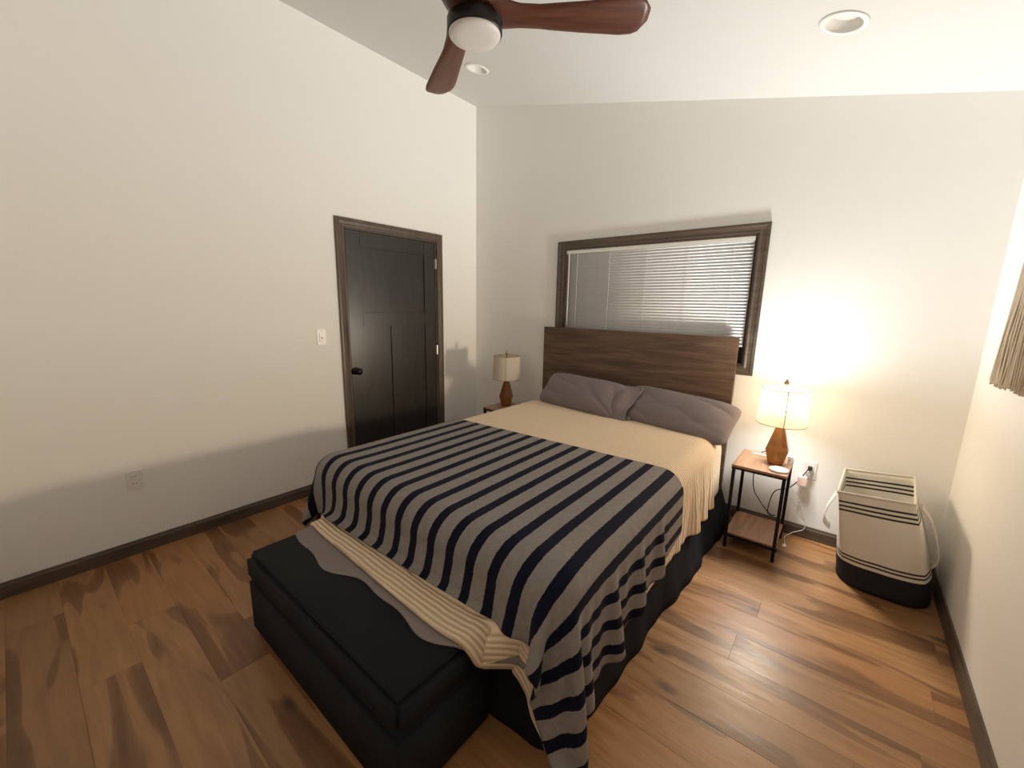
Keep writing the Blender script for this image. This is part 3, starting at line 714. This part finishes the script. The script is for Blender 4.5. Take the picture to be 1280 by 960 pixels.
# ------------------------------------------------------------------ pillows
def pillow(name, label, loc, rot, hw, hh, th, seed, hem_side=0):
    rg = np.random.RandomState(seed); t = thing(name, label, 'pillow', loc, 'mauve-grey pillows'); t.rotation_euler = rot
    bm = bmesh.new(); n, m = 72, 48; tops = []; bots = []
    ph = rg.rand(8) * 6.28
    for j in range(m + 1):
        tr_, br_ = [], []
        for i in range(n + 1):
            s = -1 + 2 * i / n; u = -1 + 2 * j / m
            px = hw * s * (1 - 0.055 * (1 - abs(s) ** 3) * 0 - 0.05 * (1 - u * u) * abs(s) ** 4); py = hh * u * (1 - 0.07 * (1 - s * s) * abs(u) ** 4)
            co = 1 - 0.11 * (s * u) ** 4; px *= co; py *= 1 - 0.16 * (s * u) ** 4
            e = max((1 - abs(s) ** 2.6) * (1 - abs(u) ** 2.4), 0) ** 0.52
            # creases fan out from the corners and short sides
            edge = (abs(s) ** 2) * (1 - abs(u) ** 4)
            nz = noise.noise(Vector((1.3 * s + seed, 1.1 * u, 0.3 * seed))); n2 = noise.noise(Vector((0.9 * s, 0.9 * u + 5 + seed, 1.7)))
            cr = (1 - abs(math.sin(4.2 * (0.75 * u + 0.62 * s) + 1.6 * nz + ph[0]))) ** 2.0
            fan_ = (1 - abs(math.sin(9.0 * math.atan2(u + 1.6, s * 1.7 + 2.4 * (1 if seed % 2 else -1)) + 1.2 * nz))) ** 2.0
            w = -0.016 * cr * max(0.0, 0.35 + n2) - 0.012 * fan_ * max(0.0, 0.45 - n2) + 0.010 * nz
            w *= min(1.0, e * 1.5)
            tr_.append((px, py, th * e + w)); br_.append((px, py, -th * 0.75 * e))
        tops.append(tr_); bots.append(br_)
    tv = [[bm.verts.new(p) for p in r] for r in tops]
    bv = [[(tv[j][i] if (i in (0, n) or j in (0, m)) else bm.verts.new(bots[j][i])) for i in range(n + 1)] for j in range(m + 1)]
    for j in range(m):
        for i in range(n):
            bm.faces.new((tv[j][i], tv[j][i + 1], tv[j + 1][i + 1], tv[j + 1][i]))
            bm.faces.new((bv[j][i], bv[j + 1][i], bv[j + 1][i + 1], bv[j][i + 1]))
    o = obj('cushion', bm, M['pillow'], t, True)
    if hem_side:
        # open end of the pillowcase: a floppy sleeve standing past the cushion
        bm = bmesh.new(); K = 40; rows = []
        for q, (dx, op) in enumerate(((-0.075, 0.062), (-0.03, 0.045), (0.0, 0.034), (0.022, 0.026), (0.045, 0.024), (0.062, 0.027))):
            ring = []
            for k in range(K):
                a = 2 * math.pi * k / K; yy = math.cos(a); zz = math.sin(a)
                wob = 0.010 * math.sin(3 * a + 1.0) + 0.006 * math.sin(7 * a)
                ring.append(bm.verts.new((hem_side * (hw + dx + 0.014 * math.sin(2 * a + 0.5) * (q > 2)), hh * 0.93 * yy, op * zz * (1 - 0.5 * abs(yy) ** 3) + wob * (q / 5))))
            rows.append(ring)
        for a, b in zip(rows[:-1], rows[1:]):
            for k in range(K): bm.faces.new((a[k], a[(k + 1) % K], b[(k + 1) % K], b[k]))
        h = obj('pillowcase_hem', bm, M['pillow'], t, True); md = h.modifiers.new('s', 'SOLIDIFY'); md.thickness = 0.003
    return t
pillow('pillow', 'mauve-grey pillow on the left leaning on the headboard, open case end showing', (1.455, -0.255, 0.770), (math.radians(47), math.radians(1), math.radians(-7)), 0.41, 0.170, 0.098, 4, 1)
pillow('pillow', 'mauve-grey pillow on the right, overlapped by the other, nearest the lit lamp', (2.195, -0.258, 0.752), (math.radians(40), math.radians(2), math.radians(-9)), 0.42, 0.180, 0.092, 9, 0)

# ------------------------------------------------------------------ nightstands
def nightstand(label, loc):
    t = thing('nightstand', label, 'nightstand', loc, 'matching nightstands')
    w, d, h, L = 0.284, 0.365, 0.547, 0.018
    x0, x1, y0, y1 = -w / 2, w / 2, -d / 2, d / 2
    obj('top_board', boxbm(x0, x1, y0, y1, h - 0.015, h, 0.0015), M['rustic'], t)
    for x in (x0 + 0.003, x1 - 0.003 - L):
        for y in (y0 + 0.003, y1 - 0.003 - L): obj('leg', boxbm(x, x + L, y, y + L, 0.0, h - 0.027, 0.001), M['black_metal'], t)
    bm = bmesh.new()
    box(bm, x0 + 0.001, x1 - 0.001, y0 + 0.001, y0 + L, h - 0.027, h - 0.0152); box(bm, x0 + 0.001, x1 - 0.001, y1 - L, y1 - 0.001, h - 0.027, h - 0.0152)
    box(bm, x0 + 0.001, x0 + L, y0 + L, y1 - L, h - 0.027, h - 0.0152); box(bm, x1 - L, x1 - 0.001, y0 + L, y1 - L, h - 0.027, h - 0.0152)
    obj('top_frame', bm, M['black_metal'], t)
    obj('shelf', boxbm(x0 + 0.006, x1 - 0.006, y0 + 0.006, y1 - 0.006, 0.088, 0.102, 0.001), M['rustic'], t)
    obj('shelf_rail', boxbm(x0 - 0.004, x1 + 0.004, y0 + 0.001, y0 + 0.008, 0.074, 0.092), M['black_metal'], t)
    obj('shelf_rail', boxbm(x0 - 0.004, x1 + 0.004, y1 - 0.008, y1 - 0.001, 0.074, 0.092), M['black_metal'], t)
    o = obj('power_hatch', boxbm(x0 + 0.055, x0 + 0.165, y1 - 0.075, y1 - 0.03, h - 0.002, h + 0.003, 0.001), M['greyplastic'], t); o['label'] = 'grey flush power hatch'
    return t
NS_R = (2.770, -0.283, 0.0); NS_L = (0.690, -0.283, 0.0)
nightstand('small wood and black metal nightstand carrying the lit lamp', NS_R)
nightstand('small wood and black metal nightstand under the unlit lamp, mostly behind the bed', NS_L)

# ------------------------------------------------------------------ table lamps
def lamp(label, loc, lit, rz):
    t = thing('table_lamp', label, 'lamp', loc, 'matching table lamps'); t.rotation_euler = (0, 0, rz)
    bm = bmesh.new(); lathe(bm, [(0.040, 0.0), (0.045, 0.004), (0.068, 0.092), (0.026, 0.236), (0.023, 0.240)], seg=6, rot=math.pi / 6)
    bmesh.ops.bevel(bm, geom=[e for e in bm.edges], offset=0.0016, segments=1, affect='EDGES'); obj('glass_body', bm, M['amber'], t)
    obj('neck', lathe(bmesh.new(), [(0.014, 0.238), (0.014, 0.262), (0.009, 0.266), (0.009, 0.30)], seg=20), M['bronze'], t, True)
    sb, stp, rb, rt = 0.258, 0.470, 0.130, 0.120
    sh = obj('lamp_shade', lathe(bmesh.new(), [(rb, sb), (rt, stp)], seg=64, cap0=False, cap1=False), M['shade_on'] if lit else M['shade_off'], t, True)
    for r, z in ((rb, sb), (rt, stp)):
        obj('binding', tube(bmesh.new(), [(r * math.cos(2 * math.pi * k / 64), r * math.sin(2 * math.pi * k / 64), z) for k in range(64)], 0.0022, 6, True), M['shade_rim'], sh, True)
    a = math.radians(-78)
    obj('seam', tube(bmesh.new(), [(rb * math.cos(a), rb * math.sin(a), sb), (rt * math.cos(a), rt * math.sin(a), stp)], 0.0022, 6), M['shade_rim'], sh)
    bm = bmesh.new()
    for k in range(3):
        b = 2 * math.pi * k / 3 + 0.4; tube(bm, [(0, 0, stp - 0.012), (rt * math.cos(b), rt * math.sin(b), stp - 0.004)], 0.0018, 6)
    tube(bm, [(0.03, 0, 0.30), (0.045, 0, 0.36), (0.03, 0, 0.44), (0, 0, stp - 0.010)], 0.0016, 6); tube(bm, [(-0.03, 0, 0.30), (-0.045, 0, 0.36), (-0.03, 0, 0.44), (0, 0, stp - 0.010)], 0.0016, 6)
    tube(bm, [(-0.03, 0, 0.30), (0.03, 0, 0.30)], 0.0016, 6)
    obj('harp', bm, M['brass'], t)
    obj('finial', lathe(bmesh.new(), [(0.004, stp - 0.012), (0.005, stp + 0.010), (0.010, stp + 0.016), (0.0135, stp + 0.028), (0.012, stp + 0.040), (0.006, stp + 0.047), (0.008, stp + 0.052), (0.004, stp + 0.056)], seg=20), M['brass'], t, True)
    bm = lathe(bmesh.new(), [(0.013, 0.30), (0.013, 0.325), (0.022, 0.345), (0.029, 0.372), (0.027, 0.392), (0.015, 0.406), (0.004, 0.409)], seg=24)
    bo = obj('bulb', bm, M['bulb'] if lit else M['lens'], t, True)
    if lit:
        bo.visible_shadow = True
        ld = bpy.data.lights.new('bulb_light', 'POINT'); ld.energy = BULB_W; ld.color = (1.0, 0.995, 0.945); ld.shadow_soft_size = 0.085
        ld.use_nodes = True; lt = ld.node_tree; em = lt.nodes['Emission']
        fo = lt.nodes.new('ShaderNodeLightFalloff'); fo.inputs['Strength'].default_value = 1.0
        m1 = lt.nodes.new('ShaderNodeMath'); m1.operation = 'MULTIPLY'; m1.inputs[1].default_value = FALL_LIN; lt.links.new(fo.outputs['Linear'], m1.inputs[0])
        m2 = lt.nodes.new('ShaderNodeMath'); m2.operation = 'MULTIPLY_ADD'; m2.inputs[1].default_value = FALL_CON; lt.links.new(fo.outputs['Constant'], m2.inputs[0]); lt.links.new(m1.outputs[0], m2.inputs[2])
        lt.links.new(m2.outputs[0], em.inputs['Strength'])
        lo = bpy.data.objects.new('bulb_light', ld); C.objects.link(lo); lo.parent = t; lo.location = (0, 0, BULB_POS[2] - loc[2])
    return t
lamp('lit table lamp with amber faceted base and glowing drum shade', (BULB_POS[0], BULB_POS[1], 0.5475), True, math.radians(0))
lamp('unlit table lamp with amber faceted base and cream drum shade by the corner', (0.668, -0.28, 0.5475), False, math.radians(24))

# ------------------------------------------------------------------ things on and behind the right nightstand
bm = lathe(bmesh.new(), [(0.046, 0.0), (0.050, 0.003), (0.050, 0.010), (0.046, 0.0125), (0.010, 0.0130)], seg=40)
pad = obj('charging_pad', bm, M['canvas'], None, True, loc=(2.862, -0.395, 0.5475)); tag(pad, 'round cream charging pad at the front corner of the nightstand', 'charging pad')
blk = thing('power_adapter', 'small white block on the nightstand behind the round pad', 'adapter', (2.898, -0.20, 0.5475))
obj('body', boxbm(-0.012, 0.012, -0.03, 0.03, 0.0, 0.05, 0.003), M['white_plastic'], blk); obj('port', boxbm(-0.004, 0.004, -0.0310, -0.0295, 0.02, 0.032), M['greyplastic'], blk)

t = thing('lamp_cord', 'black lamp cord looping behind the nightstand to the outlet', 'cord', (2.996, -0.01, 0.48))
def rel(pts, o): return [(p[0] - o[0], p[1] - o[1], p[2] - o[2]) for p in pts]
o_ = (2.996, -0.01, 0.48)
cp = [(2.992, -0.030, 0.486), (2.965, -0.045, 0.43), (2.93, -0.05, 0.367), (2.891, -0.05, 0.322), (2.84, -0.05, 0.297), (2.815, -0.05, 0.24), (2.806, -0.05, 0.13), (2.830, -0.055, 0.112), (2.850, -0.06, 0.125), (2.835, -0.06, 0.116), (2.798, -0.055, 0.141), (2.742, -0.05, 0.206), (2.707, -0.05, 0.272), (2.696, -0.05, 0.395), (2.705, -0.055, 0.50), (2.75, -0.075, 0.553), (2.80, -0.20, 0.552)]
obj('cable', tube(bmesh.new(), smooth_path(rel(cp, o_)), 0.0032, 6), M['black_rubber'], t, True)
obj('plug', boxbm(-0.011, 0.011, -0.026, -0.0005, -0.008, 0.016, 0.003), M['black_rubber'], t)
t = thing('charger', 'pinkish white plug-in charger with thin white cord hanging to the floor', 'charger', (2.975, -0.01, 0.40))
o_ = (2.975, -0.01, 0.40)
obj('plug_body', boxbm(0.005, 0.030, -0.028, 0.0005, 0.022, 0.052, 0.003), M['greyplastic'], t)
bm = bmesh.new(); box(bm, -0.034, 0.016, -0.055, -0.014, -0.034, 0.03, 0.006); obj('brick', bm, M['pink'], t)
p1 = [(2.979, -0.03, 0.372), (2.979, -0.03, 0.336), (2.956, -0.03, 0.245), (2.955, -0.03, 0.177), (2.978, -0.03, 0.133), (3.016, -0.03, 0.107), (3.014, -0.032, 0.07), (2.990, -0.035, 0.05), (2.955, -0.05, 0.030), (2.925, -0.096, 0.012), (2.930, -0.16, 0.008), (2.940, -0.20, 0.008)]
p2 = [(2.955, -0.035, 0.39), (2.905, -0.03, 0.37), (2.926, -0.03, 0.308), (2.973, -0.028, 0.245), (3.005, -0.026, 0.16), (3.018, -0.027, 0.11)]
obj('cable', tube(bmesh.new(), smooth_path(rel(p1, o_)), 0.0022, 6), M['cordw'], t, True); obj('cable', tube(bmesh.new(), smooth_path(rel(p2, o_)), 0.0018, 6), M['cordw'], t, True)
obj('connector', boxbm(2.925 - o_[0], 2.945 - o_[0], -0.235 - o_[1], -0.20 - o_[1], 0.001 - o_[2], 0.013 - o_[2], 0.003), M['white_plastic'], t)

# ------------------------------------------------------------------ laundry hamper
hp = thing('laundry_hamper', 'cream canvas laundry hamper with dark stripes and dark base in the corner', 'hamper', (3.37, -0.26, 0))
def hamper_ring(k, z):
    """superellipse outline at relative height k: soft round base, bulging belly, square wire rim"""
    bcx, bcy, bhx, bhy, be = 3.392, -0.262, 0.196, 0.190, 3.0
    tc = [Vector((3.140, -0.545)), Vector((3.430, -0.53)), Vector((3.465, -0.075)), Vector((3.165, -0.12))]
    pts = []; n = 80
    for i in range(n):
        a = 2 * math.pi * i / n - math.pi * 0.75
        ca, sa = math.cos(a), math.sin(a)
        rr = (abs(ca) ** be + abs(sa) ** be) ** (-1 / be)
        B = Vector((bcx + bhx * rr * ca, bcy + bhy * rr * sa))
        # square parameter for the rim
        q = 1 / max(abs(ca), abs(sa)); su, sv = (ca * q + 1) / 2, (sa * q + 1) / 2
        Tt = (1 - sv) * ((1 - su) * tc[0] + su * tc[1]) + sv * ((1 - su) * tc[3] + su * tc[2])
        f = k ** 1.25
        p = B.lerp(Tt, f)
        bul = 1 + 0.055 * math.sin(math.pi * min(1, k * 1.05)) + (0.011 * math.sin(a * 5 + 3 * k) + 0.006 * math.sin(a * 11 - 5 * k)) * math.sin(math.pi * k)
        c = Vector((bcx, bcy)).lerp((tc[0] + tc[1] + tc[2] + tc[3]) / 4, f); p = c + (p - c) * bul
        p.y = min(p.y, -0.022); p.x = min(p.x, W - 0.022)
        pts.append((p.x - 3.37, p.y + 0.26, z + (0.018 * (su - 0.5) * k)))
    return pts
bm = bmesh.new(); HH = 0.567; NR = 22; uvl = bm.loops.layers.uv.new('UVMap'); rings = []
prof = [(k / NR) for k in range(NR + 1)]
for k in prof: rings.append([bm.verts.new(p) for p in hamper_ring(k, 0.006 + (HH - 0.006) * k)])
for q in range(NR):
    a, b = rings[q], rings[q + 1]
    for i in range(80):
        f = bm.faces.new((a[i], a[(i + 1) % 80], b[(i + 1) % 80], b[i]))
        for l, vv in zip(f.loops, (prof[q], prof[q], prof[q + 1], prof[q + 1])): l[uvl].uv = (i / 80, vv)
cen = bm.verts.new((0.02, 0.0, 0.006))
for i in range(80):
    f = bm.faces.new((cen, rings[0][(i + 1) % 80], rings[0][i]))
    for l in f.loops: l[uvl].uv = (0, 0.05)
hb = obj('canvas_body', bm, M['hamper'], hp, True); md = hb.modifiers.new('s', 'SOLIDIFY'); md.thickness = 0.003; md.offset = -1
obj('rim', tube(bmesh.new(), hamper_ring(1.0, HH), 0.0055, 8, True), M['canvas'], hp, True)
# pocket-like handles hanging on both sides
def strap(pts, w, nrm):
    bm = bmesh.new(); P = smooth_path(pts, 6); prev = None
    for p in P:
        cur = [bm.verts.new(p + Vector(nrm) * s) for s in (-w / 2, w / 2)]
        if prev: bm.faces.new((prev[0], prev[1], cur[1], cur[0]))
        prev = cur
    return bm
for pts, nrm in (([(0.115, -0.05, 0.50), (0.150, -0.07, 0.455), (0.180, -0.10, 0.38), (0.200, -0.12, 0.28), (0.185, -0.10, 0.22)], (0.10, 0.95, 0)),
                 ([(-0.232, 0.02, 0.44), (-0.262, 0.00, 0.36), (-0.268, -0.01, 0.28), (-0.236, 0.01, 0.235)], (0, 1, 0))):
    o = obj('handle', strap(pts, 0.085, nrm), M['canvas'], hp, True); md = o.modifiers.new('s', 'SOLIDIFY'); md.thickness = 0.006

# ------------------------------------------------------------------ macrame hanging on the right wall
mc = thing('macrame_hanging', 'natural cotton fringe wall hanging at the edge of the right wall', 'wall hanging', (W, -0.80, 1.75))
obj('dowel', tube(bmesh.new(), [(-0.022, -0.42, 0.06), (-0.022, 0.36, 0.06)], 0.010, 10), M['rustic'], mc, True)
rg = random.Random(3)
bm = bmesh.new()
for k in range(210):
    s = k / 209
    layer = k % 3
    y_top = 0.305 - 0.66 * s + rg.uniform(-0.004, 0.004); y_bot = y_top + 0.095 * (1 - 2 * s) + rg.uniform(-0.015, 0.015)
    zb_ = -0.575 + 0.03 * s + rg.uniform(-0.012, 0.012) + (0.02 if layer == 0 else 0)
    zt_ = 0.05
    xo = -0.008 - 0.007 * layer
    pts = [(xo - 0.004, y_top, zt_), (xo - 0.006, y_top + 0.2 * (y_bot - y_top) + rg.uniform(-.004, .004), zt_ * 0.66 + zb_ * 0.34), (xo - rg.uniform(0, 0.012), y_top + 0.62 * (y_bot - y_top) + rg.uniform(-.008, .008), zt_ * 0.33 + zb_ * 0.67), (xo - rg.uniform(0, 0.010), y_bot, zb_)]
    tube(bm, smooth_path(pts, 3), 0.0036, 5)
tag(obj('fringe', bm, M['macrame'], mc, True), kind='stuff')
